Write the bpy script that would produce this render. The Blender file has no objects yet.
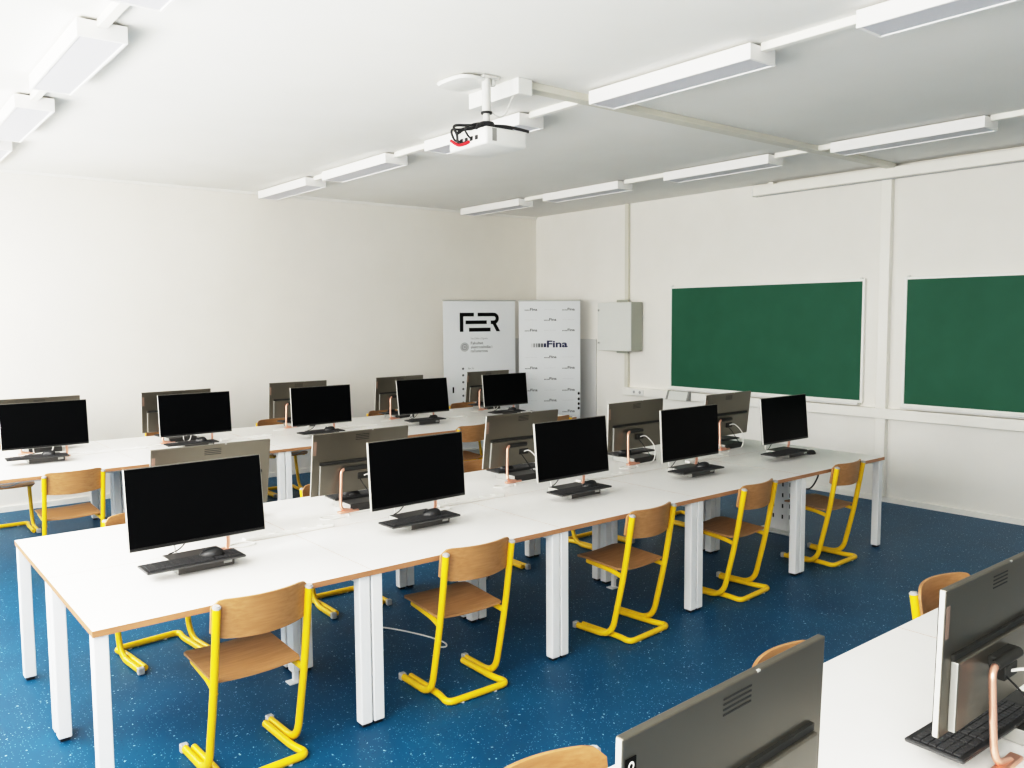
import bpy, bmesh, math, random
from mathutils import Vector, Matrix
random.seed(7)
C = bpy.context.scene.collection
PI = math.pi

# ------------------------------------------------------------------ dimensions
XW, YW, H = 7.485, 6.181, 3.336          # chalkboard wall, long left wall, ceiling
XB, YR = -1.35, -5.6                     # window wall behind the viewer, right wall
T = 0.74                                 # desk height
L = 1.172                                # desk length
DP = 0.835                               # desk depth

# ------------------------------------------------------------------ materials
def new_mat(name, color, rough=0.5, metal=0.0, spec=0.5):
    m = bpy.data.materials.new(name); m.use_nodes = True
    b = m.node_tree.nodes['Principled BSDF']
    b.inputs['Base Color'].default_value = (*color, 1)
    b.inputs['Roughness'].default_value = rough
    b.inputs['Metallic'].default_value = metal
    b.inputs['Specular IOR Level'].default_value = spec
    return m

def noise_mat(name, c1, c2, scale=8, rough=0.6, metal=0.0, spec=0.4, detail=4, stretch=(1, 1, 1), bump=0.0):
    m = new_mat(name, c1, rough, metal, spec)
    nt = m.node_tree; b = nt.nodes['Principled BSDF']
    tc = nt.nodes.new('ShaderNodeTexCoord'); mp = nt.nodes.new('ShaderNodeMapping')
    mp.inputs['Scale'].default_value = stretch
    n = nt.nodes.new('ShaderNodeTexNoise'); n.inputs['Scale'].default_value = scale
    n.inputs['Detail'].default_value = detail
    r = nt.nodes.new('ShaderNodeValToRGB')
    r.color_ramp.elements[0].position = 0.3; r.color_ramp.elements[1].position = 0.7
    r.color_ramp.elements[0].color = (*c1, 1); r.color_ramp.elements[1].color = (*c2, 1)
    nt.links.new(tc.outputs['Object'], mp.inputs['Vector']); nt.links.new(mp.outputs['Vector'], n.inputs['Vector'])
    nt.links.new(n.outputs['Fac'], r.inputs['Fac']); nt.links.new(r.outputs['Color'], b.inputs['Base Color'])
    if bump:
        bp = nt.nodes.new('ShaderNodeBump'); bp.inputs['Strength'].default_value = bump; bp.inputs['Distance'].default_value = 0.01
        nt.links.new(n.outputs['Fac'], bp.inputs['Height']); nt.links.new(bp.outputs['Normal'], b.inputs['Normal'])
    return m

def wood_mat(name, c1, c2, rough=0.45):
    return noise_mat(name, c1, c2, scale=6, rough=rough, spec=0.35, detail=6, stretch=(1.2, 14, 14))

def floor_mat():
    m = new_mat('blue_vinyl', (0.01, 0.1, 0.24), 0.45, 0, 0.28)
    nt = m.node_tree; b = nt.nodes['Principled BSDF']
    tc = nt.nodes.new('ShaderNodeTexCoord')
    n = nt.nodes.new('ShaderNodeTexNoise'); n.inputs['Scale'].default_value = 2.2; n.inputs['Detail'].default_value = 8
    r = nt.nodes.new('ShaderNodeValToRGB')
    r.color_ramp.elements[0].position = 0.3; r.color_ramp.elements[1].position = 0.75
    r.color_ramp.elements[0].color = FLOOR1; r.color_ramp.elements[1].color = FLOOR2
    nt.links.new(tc.outputs['Object'], n.inputs['Vector']); nt.links.new(n.outputs['Fac'], r.inputs['Fac'])
    prev = r.outputs['Color']
    for sc, th, col, keep in ((42, 0.16, (0.42, 0.60, 0.72, 1), 0.80), (95, 0.2, (0.22, 0.42, 0.58, 1), 0.62), (70, 0.2, (0.003, 0.035, 0.10, 1), 0.6)):
        v = nt.nodes.new('ShaderNodeTexVoronoi'); v.inputs['Scale'].default_value = sc
        # ragged flecks: distort the lookup a little
        wn = nt.nodes.new('ShaderNodeTexNoise'); wn.inputs['Scale'].default_value = sc * 1.6
        ad = nt.nodes.new('ShaderNodeMixRGB'); ad.blend_type = 'LINEAR_LIGHT'; ad.inputs['Fac'].default_value = 0.35 / sc
        nt.links.new(tc.outputs['Object'], wn.inputs['Vector']); nt.links.new(tc.outputs['Object'], ad.inputs['Color1'])
        nt.links.new(wn.outputs['Color'], ad.inputs['Color2']); nt.links.new(ad.outputs['Color'], v.inputs['Vector'])
        lt = nt.nodes.new('ShaderNodeMath'); lt.operation = 'LESS_THAN'; lt.inputs[1].default_value = th
        nt.links.new(v.outputs['Distance'], lt.inputs[0])
        sp = nt.nodes.new('ShaderNodeSeparateColor'); nt.links.new(v.outputs['Color'], sp.inputs['Color'])
        gt = nt.nodes.new('ShaderNodeMath'); gt.operation = 'GREATER_THAN'; gt.inputs[1].default_value = keep
        nt.links.new(sp.outputs['Red'], gt.inputs[0])
        mu = nt.nodes.new('ShaderNodeMath'); mu.operation = 'MULTIPLY'
        nt.links.new(lt.outputs[0], mu.inputs[0]); nt.links.new(gt.outputs[0], mu.inputs[1])
        mx = nt.nodes.new('ShaderNodeMixRGB'); mx.inputs['Color2'].default_value = col
        nt.links.new(mu.outputs[0], mx.inputs['Fac']); nt.links.new(prev, mx.inputs['Color1'])
        prev = mx.outputs['Color']
    nt.links.new(prev, b.inputs['Base Color'])
    return m

FLOOR1 = (0.0012, 0.059, 0.130, 1); FLOOR2 = (0.0028, 0.083, 0.170, 1)
EXPO = 0.0
TONE = [(0.03, 0.017), (0.1, 0.080), (0.3, 0.31), (0.6, 0.60), (1.0, 0.80), (1.5, 0.90), (2.4, 0.97)]
M = {}
M['wall'] = noise_mat('warm_white_paint', (0.82, 0.80, 0.755), (0.84, 0.82, 0.78), 3, 0.75, spec=0.2)
M['wall_left'] = noise_mat('warm_white_paint_left', (0.80, 0.775, 0.73), (0.82, 0.795, 0.75), 3, 0.75, spec=0.2)
M['ceiling'] = noise_mat('white_ceiling_paint', (0.80, 0.79, 0.76), (0.82, 0.81, 0.785), 2, 0.85, spec=0.15)
M['floor'] = floor_mat()
M['trim'] = new_mat('white_gloss_trim', (0.86, 0.84, 0.79), 0.4)
M['grey_panel'] = new_mat('pale_grey_dado', (0.62, 0.62, 0.61), 0.4)
M['laminate'] = noise_mat('white_laminate', (0.80, 0.79, 0.77), (0.82, 0.81, 0.79), 5, 0.38, spec=0.4)
M['edge'] = wood_mat('beech_edge', (0.40, 0.20, 0.10), (0.48, 0.25, 0.13))
M['leg'] = new_mat('white_powder_coat', (0.84, 0.84, 0.84), 0.4)
M['foot'] = new_mat('black_plastic_foot', (0.012, 0.012, 0.014), 0.5)
M['ply'] = wood_mat('beech_plywood', (0.36, 0.185, 0.075), (0.45, 0.245, 0.11))
M['yellow'] = new_mat('yellow_tube', (0.86, 0.53, 0.006), 0.32)
M['cap'] = new_mat('grey_plastic_cap', (0.42, 0.42, 0.42), 0.5)
M['glide'] = new_mat('pale_glide', (0.75, 0.75, 0.72), 0.5)
M['screen'] = new_mat('black_glass', (0.0022, 0.0025, 0.003), 0.3, 0, 0.05)
M['chin'] = new_mat('dark_bezel', (0.012, 0.012, 0.012), 0.4)
M['alu'] = new_mat('pale_aluminium', (0.52, 0.52, 0.50), 0.4, 0.35)
M['gunmetal'] = noise_mat('gunmetal_back', (0.185, 0.17, 0.14), (0.20, 0.184, 0.152), 1.5, 0.36, 0.85, 0.4)
M['gunmetal_cover'] = noise_mat('gunmetal_cover', (0.20, 0.187, 0.157), (0.215, 0.20, 0.17), 1.5, 0.36, 0.85, 0.4)
M['side_grey'] = new_mat('grey_cover_side', (0.40, 0.40, 0.38), 0.45, 0.3)
M['badge_copper'] = new_mat('copper_badge', (0.34, 0.235, 0.19), 0.4, 0.5)
M['groove'] = new_mat('dark_groove', (0.02, 0.02, 0.018), 0.6)
M['copper'] = new_mat('rose_copper', (0.84, 0.47, 0.36), 0.28, 0.75)
M['pc_box'] = noise_mat('charcoal_box', (0.035, 0.034, 0.033), (0.045, 0.044, 0.042), 6, 0.45)
M['pc_front'] = new_mat('grey_box_front', (0.10, 0.095, 0.09), 0.45, 0.3)
M['keyboard'] = new_mat('keyboard_black', (0.018, 0.018, 0.019), 0.5)
M['key'] = new_mat('key_dark_grey', (0.035, 0.035, 0.037), 0.55)
M['key_edge'] = new_mat('keyboard_rim', (0.07, 0.07, 0.07), 0.4, 0.3)
M['mouse'] = new_mat('mouse_black', (0.012, 0.012, 0.013), 0.35)
M['wcable'] = new_mat('white_cable', (0.80, 0.79, 0.76), 0.45)
M['bcable'] = new_mat('black_cable', (0.015, 0.015, 0.016), 0.45)
M['chalk'] = noise_mat('green_chalkboard', (0.021, 0.108, 0.062), (0.025, 0.119, 0.070), 4, 0.6, spec=0.25, detail=7)
M['board_frame'] = new_mat('white_board_frame', (0.83, 0.82, 0.79), 0.35)
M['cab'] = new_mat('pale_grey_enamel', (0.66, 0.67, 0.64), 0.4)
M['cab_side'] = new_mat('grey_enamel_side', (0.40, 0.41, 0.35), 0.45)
M['lamp_body'] = new_mat('luminaire_white', (0.86, 0.85, 0.84), 0.4)
M['diffuser'] = new_mat('luminaire_diffuser', (0.62, 0.62, 0.66), 0.5)
M['conduit'] = new_mat('cream_trunking', (0.66, 0.64, 0.57), 0.5)
M['banner'] = new_mat('banner_white', (0.76, 0.78, 0.80), 0.5)
M['ink'] = new_mat('ink_black', (0.004, 0.004, 0.004), 0.7, 0, 0.1)
M['grey_ink'] = new_mat('ink_grey', (0.30, 0.31, 0.32), 0.7)
M['mid_ink'] = new_mat('ink_mid', (0.13, 0.135, 0.14), 0.7)
M['pale_ink'] = new_mat('ink_pale', (0.62, 0.63, 0.65), 0.7)
M['navy_ink'] = new_mat('ink_navy', (0.012, 0.018, 0.075), 0.6)
M['red'] = new_mat('red_cable', (0.6, 0.01, 0.02), 0.5)
M['pole'] = new_mat('pole_grey_white', (0.62, 0.62, 0.60), 0.4)
M['projector'] = new_mat('projector_white', (0.74, 0.74, 0.72), 0.4)
M['lens'] = new_mat('lens_glass', (0.01, 0.01, 0.02), 0.1)
M['vent'] = new_mat('vent_grey', (0.28, 0.28, 0.27), 0.5)

# ------------------------------------------------------------------ mesh helpers
def BM(): return bmesh.new()

def obj(name, bm, mats, parent=None, smooth=False, angle=40):
    me = bpy.data.meshes.new(name)
    bmesh.ops.recalc_face_normals(bm, faces=bm.faces[:])
    bm.to_mesh(me); bm.free()
    if not isinstance(mats, (list, tuple)): mats = [mats]
    for m in mats: me.materials.append(m)
    if smooth:
        for p in me.polygons: p.use_smooth = True
        me.set_sharp_from_angle(angle=math.radians(angle))
    o = bpy.data.objects.new(name, me); C.objects.link(o)
    if parent is not None: o.parent = parent
    return o

def box(bm, x0, x1, y0, y1, z0, z1, bev=0.0, mat=0, seg=1, rot=None, piv=None):
    vs = [bm.verts.new((x, y, z)) for x in (x0, x1) for y in (y0, y1) for z in (z0, z1)]
    q = [(0, 1, 3, 2), (4, 6, 7, 5), (0, 4, 5, 1), (2, 3, 7, 6), (0, 2, 6, 4), (1, 5, 7, 3)]
    fs = [bm.faces.new([vs[i] for i in f]) for f in q]
    for f in fs: f.material_index = mat
    if bev > 0:
        es = list({e for f in fs for e in f.edges})
        r = bmesh.ops.bevel(bm, geom=es, offset=bev, segments=seg, affect='EDGES', profile=0.5)
        for f in r['faces']: f.material_index = mat
        allv = {v for f in r['faces'] for v in f.verts} | {v for v in vs if v.is_valid}
    else: allv = set(vs)
    if rot is not None:
        bmesh.ops.rotate(bm, verts=list(allv), cent=piv or Vector(((x0+x1)/2, (y0+y1)/2, (z0+z1)/2)), matrix=rot)
    return allv

def fillet(pts, rad, n=6):
    pts = [Vector(p) for p in pts]; out = [pts[0]]
    for i in range(1, len(pts)-1):
        p, a, b = pts[i], pts[i-1], pts[i+1]
        r = rad[i] if isinstance(rad, (list, tuple)) else rad
        da, db = (a-p), (b-p)
        r = min(r, da.length*0.49, db.length*0.49)
        if r < 1e-4: out.append(p); continue
        s, e = p+da.normalized()*r, p+db.normalized()*r
        for k in range(n+1):
            t = k/n; out.append((1-t)**2*s+2*t*(1-t)*p+t*t*e)
    out.append(pts[-1]); return out

def smooth_path(pts, n=8):
    pts = [Vector(p) for p in pts]; out = []
    P = [pts[0]]+pts+[pts[-1]]
    for i in range(1, len(P)-2):
        for k in range(n):
            t = k/n; a, b, c, d = P[i-1], P[i], P[i+1], P[i+2]
            out.append(0.5*((2*b)+(c-a)*t+(2*a-5*b+4*c-d)*t*t+(3*b-a-3*c+d)*t**3))
    out.append(pts[-1]); return out

def tube(bm, path, r, sides=8, closed=False, mat=0, flat=1.0, up=None):
    path = [Vector(p) for p in path]; n = len(path); rings = []; prevn = None
    for i, p in enumerate(path):
        if closed: t = path[(i+1) % n]-path[i-1]
        else: t = path[min(i+1, n-1)]-path[max(i-1, 0)]
        t.normalize()
        if prevn is None:
            ref = Vector(up) if up else (Vector((0, 0, 1)) if abs(t.z) < 0.9 else Vector((1, 0, 0)))
            nn = (ref-t*ref.dot(t)).normalized()
        else:
            nn = prevn-t*prevn.dot(t)
            nn = nn.normalized() if nn.length > 1e-6 else prevn
        prevn = nn; bi = t.cross(nn)
        rings.append([bm.verts.new(p+nn*math.cos(2*PI*k/sides)*r*flat+bi*math.sin(2*PI*k/sides)*r) for k in range(sides)])
    m = n if closed else n-1
    for i in range(m):
        a, b = rings[i], rings[(i+1) % n]
        for k in range(sides):
            f = bm.faces.new((a[k], a[(k+1) % sides], b[(k+1) % sides], b[k])); f.material_index = mat
    if not closed:
        for f in (bm.faces.new(rings[0]), bm.faces.new(rings[-1])): f.material_index = mat
    return rings

def cyl(bm, a, b, r, sides=16, mat=0, r2=None):
    a, b = Vector(a), Vector(b); t = (b-a).normalized()
    ref = Vector((0, 0, 1)) if abs(t.z) < 0.9 else Vector((1, 0, 0))
    n = (ref-t*ref.dot(t)).normalized(); bi = t.cross(n); r2 = r if r2 is None else r2
    A = [bm.verts.new(a+(n*math.cos(2*PI*k/sides)+bi*math.sin(2*PI*k/sides))*r) for k in range(sides)]
    B = [bm.verts.new(b+(n*math.cos(2*PI*k/sides)+bi*math.sin(2*PI*k/sides))*r2) for k in range(sides)]
    fs = [bm.faces.new((A[k], A[(k+1) % sides], B[(k+1) % sides], B[k])) for k in range(sides)]
    fs += [bm.faces.new(A), bm.faces.new(B)]
    for f in fs: f.material_index = mat

def poly(bm, pts, mat=0):
    f = bm.faces.new([bm.verts.new(p) for p in pts]); f.material_index = mat; return f

def text_into(bm, s, size, origin, xdir, ydir, mat=0, align='LEFT', width=None, bold=0.0):
    cu = bpy.data.curves.new('t', 'FONT'); cu.body = s; cu.size = size; cu.align_x = align; cu.resolution_u = 3; cu.offset = bold
    o = bpy.data.objects.new('t', cu); C.objects.link(o)
    me = bpy.data.meshes.new_from_object(o.evaluated_get(bpy.context.evaluated_depsgraph_get()))
    bpy.data.objects.remove(o); bpy.data.curves.remove(cu)
    if len(me.vertices) == 0: bpy.data.meshes.remove(me); return
    xs = [v.co.x for v in me.vertices]; k = 1.0
    if width: k = width/(max(xs)-min(xs)); 
    off = min(xs) if width else 0
    o3, xd, yd = Vector(origin), Vector(xdir), Vector(ydir)
    vs = [bm.verts.new(o3+xd*((v.co.x-off)*k)+yd*v.co.y) for v in me.vertices]
    for p in me.polygons:
        try:
            f = bm.faces.new([vs[i] for i in p.vertices]); f.material_index = mat
        except ValueError: pass
    bpy.data.meshes.remove(me)

# ------------------------------------------------------------------ scene graph helpers
def tag(o, label, cat, group=None):
    o['label'] = label; o['category'] = cat
    if group: o['group'] = group
    return o
def thing(name, label, cat, loc=(0, 0, 0), rz=0.0, group=None):
    o = bpy.data.objects.new(name, None); C.objects.link(o); o.empty_display_size = 0.1
    o.location = loc; o.rotation_euler = (0, 0, rz)
    return tag(o, label, cat, group)
def struct(name, bm, m, smooth=False):
    o = obj(name, bm, m, smooth=smooth); o['kind'] = 'structure'; return o
def dup(root, label, loc, rz, skip=()):
    r = root.copy(); C.objects.link(r); r.location = loc; r.rotation_euler = (0, 0, rz); r['label'] = label
    for ch in list(root.children):
        if ch.name.split('.')[0] in skip: continue
        c = ch.copy(); C.objects.link(c); c.parent = r
        for g in list(ch.children):
            d = g.copy(); C.objects.link(d); d.parent = c
    return r
ORD = ['first', 'second', 'third', 'fourth', 'fifth']

# ================================================================== THE SETTING
b = BM(); box(b, XB-0.3, XW+0.2, YR-0.2, YW+0.2, -0.1, 0); struct('floor', b, M['floor'])
b = BM(); box(b, XB-0.3, XW+0.2, YR-0.2, YW+0.2, H, H+0.1); struct('ceiling', b, M['ceiling'])
b = BM(); box(b, XB-0.3, XW+0.2, YW, YW+0.2, 0, H); struct('wall_left', b, M['wall_left'])
b = BM(); box(b, XW, XW+0.2, YR, YW, 0, H); struct('wall_front', b, M['wall'])
b = BM(); box(b, XB-0.3, XW+0.2, YR-0.2, YR, 0, H); struct('wall_right', b, M['wall'])
# window wall behind the photographer
WZ0, WZ1 = 0.95, 3.0
E_WIN, E_UP, WTILT = 165, 3600, 40
WINS = [(-4.7, -2.5), (-1.95, 0.25), (0.8, 3.0), (3.55, 5.75)]
b = BM()
box(b, XB-0.25, XB, YR, YW, 0, WZ0); box(b, XB-0.25, XB, YR, YW, WZ1, H)
ys = [YR]+[v for w in WINS for v in w]+[YW]
for i in range(0, len(ys), 2): box(b, XB-0.25, XB, ys[i], ys[i+1], WZ0, WZ1)
struct('wall_back', b, M['wall'])
glass = bpy.data.materials.new('window_glass'); glass.use_nodes = True
nt = glass.node_tree; nt.nodes.remove(nt.nodes['Principled BSDF'])
tr = nt.nodes.new('ShaderNodeBsdfTransparent'); gl = nt.nodes.new('ShaderNodeBsdfGlossy'); gl.inputs['Roughness'].default_value = 0.02
mx = nt.nodes.new('ShaderNodeMixShader'); mx.inputs[0].default_value = 0.06
nt.links.new(tr.outputs[0], mx.inputs[1]); nt.links.new(gl.outputs[0], mx.inputs[2])
nt.links.new(mx.outputs[0], nt.nodes['Material Output'].inputs['Surface'])
for i, (y0, y1) in enumerate(WINS):
    b = BM(); x0, x1 = XB-0.16, XB-0.10; ym = (y0+y1)/2
    for a in ((y0, y0+.06), (ym-.04, ym+.04), (y1-.06, y1)): box(b, x0, x1, a[0], a[1], WZ0, WZ1)
    for a in ((WZ0, WZ0+.06), (WZ1-.06, WZ1)): box(b, x0+.003, x1-.003, y0, y1, a[0], a[1])
    box(b, x0+.025, x0+.031, y0+.05, y1-.05, WZ0+.05, WZ1-.05, mat=1)
    struct('window_%d' % (i+1), b, [M['trim'], glass])

# skirting
b = BM(); box(b, XW-0.018, XW, YR, YW-0.018, 0, 0.055); struct('baseboard_front', b, M['trim'])
b = BM(); box(b, XB, XW, YW-0.018, YW, 0, 0.055); struct('baseboard_left', b, M['trim'])
# dado ledge below the boards, pilaster, corner panel
b = BM(); box(b, XW-0.07, XW, YR, 4.37, 0.845, 0.948, 0.004); struct('trim_1', b, M['trim'])
b = BM(); box(b, XW-0.062, XW, 0.805, 0.905, 0.056, H, 0.003); struct('trim_2', b, M['trim'])
b = BM(); box(b, XW-0.02, XW, 4.915, YW, 0.056, 1.57, 0.003); struct('trim_3', b, M['grey_panel'])
b = BM(); box(b, 6.6, XW-0.02, YW-0.02, YW, 0.056, 1.57, 0.003); struct('banner_shade_trim', b, M['grey_panel'])  # grey sheet standing in for the banner's shadow on the left wall
# cornice line at the left wall
b = BM(); box(b, XB, XW, YW-0.03, YW, H-0.03, H); struct('trim_5', b, M['ceiling'])

# ================================================================== WALL FIXTURES
def chalkboard(y0, y1, label):
    t = thing('chalkboard', label, 'chalkboard', (XW, (y0+y1)/2, 0.98), 0, 'chalkboards on the front wall')
    hw = (y1-y0)/2; z1 = 1.265; e = 0.028
    b = BM(); box(b, -0.022, -0.006, -hw+e, hw-e, e, z1-e); obj('writing_surface', b, M['chalk'], t)
    b = BM()
    box(b, -0.032, 0, -hw, -hw+e, 0, z1, 0.003); box(b, -0.032, 0, hw-e, hw, 0, z1, 0.003)
    box(b, -0.030, 0, -hw+e*.5, hw-e*.5, 0, e, 0.003); box(b, -0.030, 0, -hw+e*.5, hw-e*.5, z1-e, z1, 0.003)
    obj('board_frame', b, M['board_frame'], t)
    b = BM(); box(b, -0.085, -0.004, -hw+.02, hw-.02, -0.018, -0.003, 0.003); box(b, -0.085, -0.079, -hw+.02, hw-.02, -0.01, 0.012, 0.002)
    obj('chalk_tray', b, M['board_frame'], t)
    for y in (-hw+.04, hw-.04):
        b = BM(); box(b, -0.036, -0.01, y-.012, y+.012, z1-.006, z1+.010, 0.002); obj('mounting_clip', b, M['cab'], t)
chalkboard(1.065, 3.605, 'long green chalkboard in white frame, left of the wall post')
chalkboard(-1.86, 0.665, 'green chalkboard right of the wall post, cut by the picture edge')

t = thing('electrical_cabinet', 'pale grey metal electrical cabinet on the wall left of the chalkboard', 'cabinet', (XW, 4.37, 1.43))
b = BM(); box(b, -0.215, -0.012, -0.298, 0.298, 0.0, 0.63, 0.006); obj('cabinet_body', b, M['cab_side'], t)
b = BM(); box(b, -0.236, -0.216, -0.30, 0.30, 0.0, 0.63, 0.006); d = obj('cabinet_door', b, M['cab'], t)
for z in (0.1, 0.53):
    b = BM(); cyl(b, (-0.245, 0.27, z-.012), (-0.245, 0.27, z+.012), 0.012, 10); obj('hinge', b, M['cap'], d)
for z in (-0.035, 0.63):
    b = BM(); box(b, -0.08, -0.046, -0.10, 0.10, z, z+.035, 0.004); obj('wall_bracket', b, M['cab_side'], t)
t = thing('conduit_pipe', 'thin cream conduit running down the wall behind the grey electrical cabinet', 'pipe', (XW, 4.33, 0.948))
b = BM(); box(b, -0.045, 0, -0.03, 0.03, 1.15, H-0.948, 0.004); obj('upper_conduit', b, M['conduit'], t)
b = BM(); box(b, -0.045, 0, -0.03, 0.03, 0.0, 0.445, 0.004); obj('lower_conduit', b, M['conduit'], t)

t = thing('desk_speaker', 'small grey wedge box with dark end cheeks on ledge under the chalkboard', 'box', (XW-0.127, 3.40, 0.848))
b = BM()
vs = []
for y in (-0.15, 0.15):
    vs.append([b.verts.new(p) for p in ((-0.0, y, 0), (0.055, y, 0), (0.055, y, 0.105), (0.035, y, 0.105))])
for k in range(4): b.faces.new((vs[0][k], vs[0][(k+1) % 4], vs[1][(k+1) % 4], vs[1][k]))
b.faces.new(vs[0]); b.faces.new(vs[1]); obj('housing', b, M['cab'], t)
for s in (-1, 1):
    b = BM()
    a = [b.verts.new(p) for p in ((-0.015, s*.151, 0), (0.058, s*.151, 0), (0.058, s*.151, 0.112), (0.03, s*.151, 0.112))]
    c = [b.verts.new(v.co+Vector((0, s*.02, 0))) for v in a]
    for k in range(4): b.faces.new((a[k], a[(k+1) % 4], c[(k+1) % 4], c[k]))
    b.faces.new(a); b.faces.new(c); obj('end_cheek', b, M['vent'], t)
t = thing('wall_socket', 'white double wall socket on the ledge trunking under the cabinet', 'socket', (XW-0.0705, 4.10, 0.897))
b = BM(); box(b, -0.012, 0, -0.11, 0.11, -0.04, 0.04, 0.004); obj('socket_plate', b, M['board_frame'], t)
for y in (-.05, .05):
    b = BM(); cyl(b, (-0.013, y, 0), (-0.0145, y, 0), 0.02, 14); obj('socket_hole', b, M['cap'], t)

# projection screen housing high on the front wall
t = thing('projection_screen', 'long white roller screen housing high on front wall above the chalkboards', 'projection screen', (XW-0.064, 0.05, 3.252))
b = BM(); box(b, -0.055, 0.05, -2.3, 2.3, -0.052, 0.052, 0.008, seg=2); obj('screen_case', b, M['trim'], t)
b = BM()
b.free()
for y in (-2.31, 2.31):
    b = BM(); box(b, -0.058, 0.054, y-.012, y+.012, -0.058, 0.056, 0.004); obj('end_cap', b, M['board_frame'], t)
for y in (-2.0, 2.1):
    b = BM(); box(b, -0.02, 0.054, y-.03, y+.03, 0.05, 0.082, 0.003); obj('mounting_bracket', b, M['trim'], t)
b = BM(); box(b, -0.012, 0.012, -2.25, 2.25, -0.06, -0.0525); obj('bottom_bar', b, M['cap'], t)

# ================================================================== CEILING
lum0 = None
rows = [(0.42, 'row nearest the windows', [(1.79, ''), (3.52, ''), (5.15, ''), (0.02, '')]),
        (3.29, 'middle ceiling row', [(0.04, ''), (-1.77, ''), (1.96, ''), (3.80, ''), (5.39, '')]),
        (6.04, 'ceiling row beside the chalkboards', [(-0.03, ''), (1.79, ''), (3.64, ''), (5.30, ''), (-1.8, '')])]
for ri, (x, rn, ys_) in enumerate(rows):
    order = sorted([y for y, _ in ys_], reverse=True)
    for y in order:
        k = order.index(y)
        lab = 'white batten ceiling light in the %s, %s from left wall' % (rn, ORD[k])
        if lum0 is None:
            t = thing('ceiling_light', lab, 'ceiling light', (x, y, H), 0, 'surface mounted ceiling lights'); lum0 = t
            b = BM()
            box(b, -0.115, -0.100, -0.61, 0.61, -0.098, -0.014, 0.002); box(b, 0.100, 0.115, -0.61, 0.61, -0.098, -0.014, 0.002)
            box(b, -0.105, 0.105, -0.61, -0.595, -0.097, -0.014, 0.002); box(b, -0.105, 0.105, 0.595, 0.61, -0.097, -0.014, 0.002)
            box(b, -0.11, 0.11, -0.585, 0.585, -0.03, -0.014)
            box(b, -0.05, 0.05, -0.5, 0.5, -0.015, 0.0)
            obj('housing', b, M['lamp_body'], t)
            b = BM(); box(b, -0.1, 0.1, -0.595, 0.595, -0.092, -0.06); obj('diffuser', b, M['diffuser'], t)
        else: dup(lum0, lab, (x, y, H), 0)
    gaps = sorted(order)
    segs = [(gaps[i]+.608, gaps[i+1]-.608) for i in range(len(gaps)-1)] + [(gaps[0]-1.1, gaps[0]-.608)]
    segs.sort(reverse=True)
    for k, (y0, y1) in enumerate(segs):
        b = BM(); box(b, -0.024, 0.024, y0, y1, -0.042, 0, 0.003)
        o = obj('lighting_trunk', b, M['trim']); o.location = (x, 0, H)
        tag(o, 'short white trunk between lights of %s, %s from left wall' % (rn, ORD[k]), 'cable trunk', 'cable trunks between ceiling lights')

# trunking from projector to the front wall
b = BM(); box(b, 2.72, XW-0.09, 0.745, 0.835, H-0.045, H, 0.004)
o = obj('ceiling_duct', b, M['conduit']); tag(o, 'long cream cable duct on the ceiling from projector to chalkboard wall', 'cable duct')
t = thing('junction_box', 'white rectangular box on ceiling at projector end of the cable duct', 'junction box', (2.68, 0.98, H), 0)
b = BM(); box(b, -0.04, 0.075, -0.27, 0.24, -0.098, 0.0, 0.006, seg=2); obj('box_body', b, M['projector'], t)
b = BM(); cyl(b, (-0.043, 0.02, -0.07), (-0.038, 0.02, -0.07), 0.012, 10); obj('plug_hole', b, M['foot'], t)

PX, PY = 2.48, 0.82
t = thing('projector', 'white ceiling projector with black and red cables hanging from a pole', 'projector', (PX, PY, H), 0)
b = BM()
n = 24; ring = []
for (sx, sy, z) in ((0.125, 0.16, -0.014), (0.130, 0.165, -0.018), (0.118, 0.153, -0.034), (0.085, 0.118, -0.040)):
    ring.append([b.verts.new((-0.07+sx*math.copysign(abs(math.cos(2*PI*k/n))**0.6, math.cos(2*PI*k/n)), 0.14+sy*math.copysign(abs(math.sin(2*PI*k/n))**0.6, math.sin(2*PI*k/n)), z)) for k in range(n)])
for i in range(3):
    for k in range(n): b.faces.new((ring[i][k], ring[i][(k+1) % n], ring[i+1][(k+1) % n], ring[i+1][k]))
b.faces.new(ring[0]); b.faces.new(ring[-1]); obj('ceiling_plate', b, M['projector'], t, True)
b = BM(); box(b, -0.15, 0.01, 0.03, 0.25, -0.016, 0, 0.002); obj('plate_mount', b, M['vent'], t)
b = BM(); cyl(b, (0, 0, -0.0), (0, 0, -0.22), 0.027, 20); cyl(b, (0, 0, -0.2), (0, 0, -0.30), 0.021, 20); box(b, -0.05, 0.07, -0.045, 0.045, -0.018, -0.004, 0.002); cyl(b, (0.045, -.01, -0.018), (0.045, -.01, -0.055), 0.014, 10)
obj('pole', b, M['pole'], t, True)
b = BM(); cyl(b, (0, 0, -0.212), (0, 0, -0.224), 0.034, 20); obj('collar', b, M['foot'], t, True)
b = BM()
cyl(b, (0, 0, -0.275), (0, 0, -0.33), 0.045, 12, r2=0.06)
for (dx, dy) in ((.15, .10), (.15, -.10), (-.15, .10), (-.15, -.10)):
    tube(b, fillet([(0, 0, -0.305), (dx*.8, dy*.8, -0.315), (dx, dy, -0.345)], 0.02), 0.011, 8)
obj('spider_bracket', b, M['foot'], t, True)
bd = BM(); box(bd, -0.15, 0.16, -0.19, 0.19, -0.445, -0.342, 0.018, seg=3); body = obj('projector_body', bd, M['projector'], t, True, 30)
b = BM(); cyl(b, (0.155, 0.08, -0.39), (0.19, 0.08, -0.39), 0.04, 20); cyl(b, (0.17, 0.08, -0.39), (0.192, 0.08, -0.39), 0.03, 20, mat=1); obj('lens', b, [M['vent'], M['lens']], body, True)
b = BM()
box(b, -0.105, -0.072, -0.1915, -0.187, -0.425, -0.352)
obj('vent_grille', b, M['vent'], body)
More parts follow.
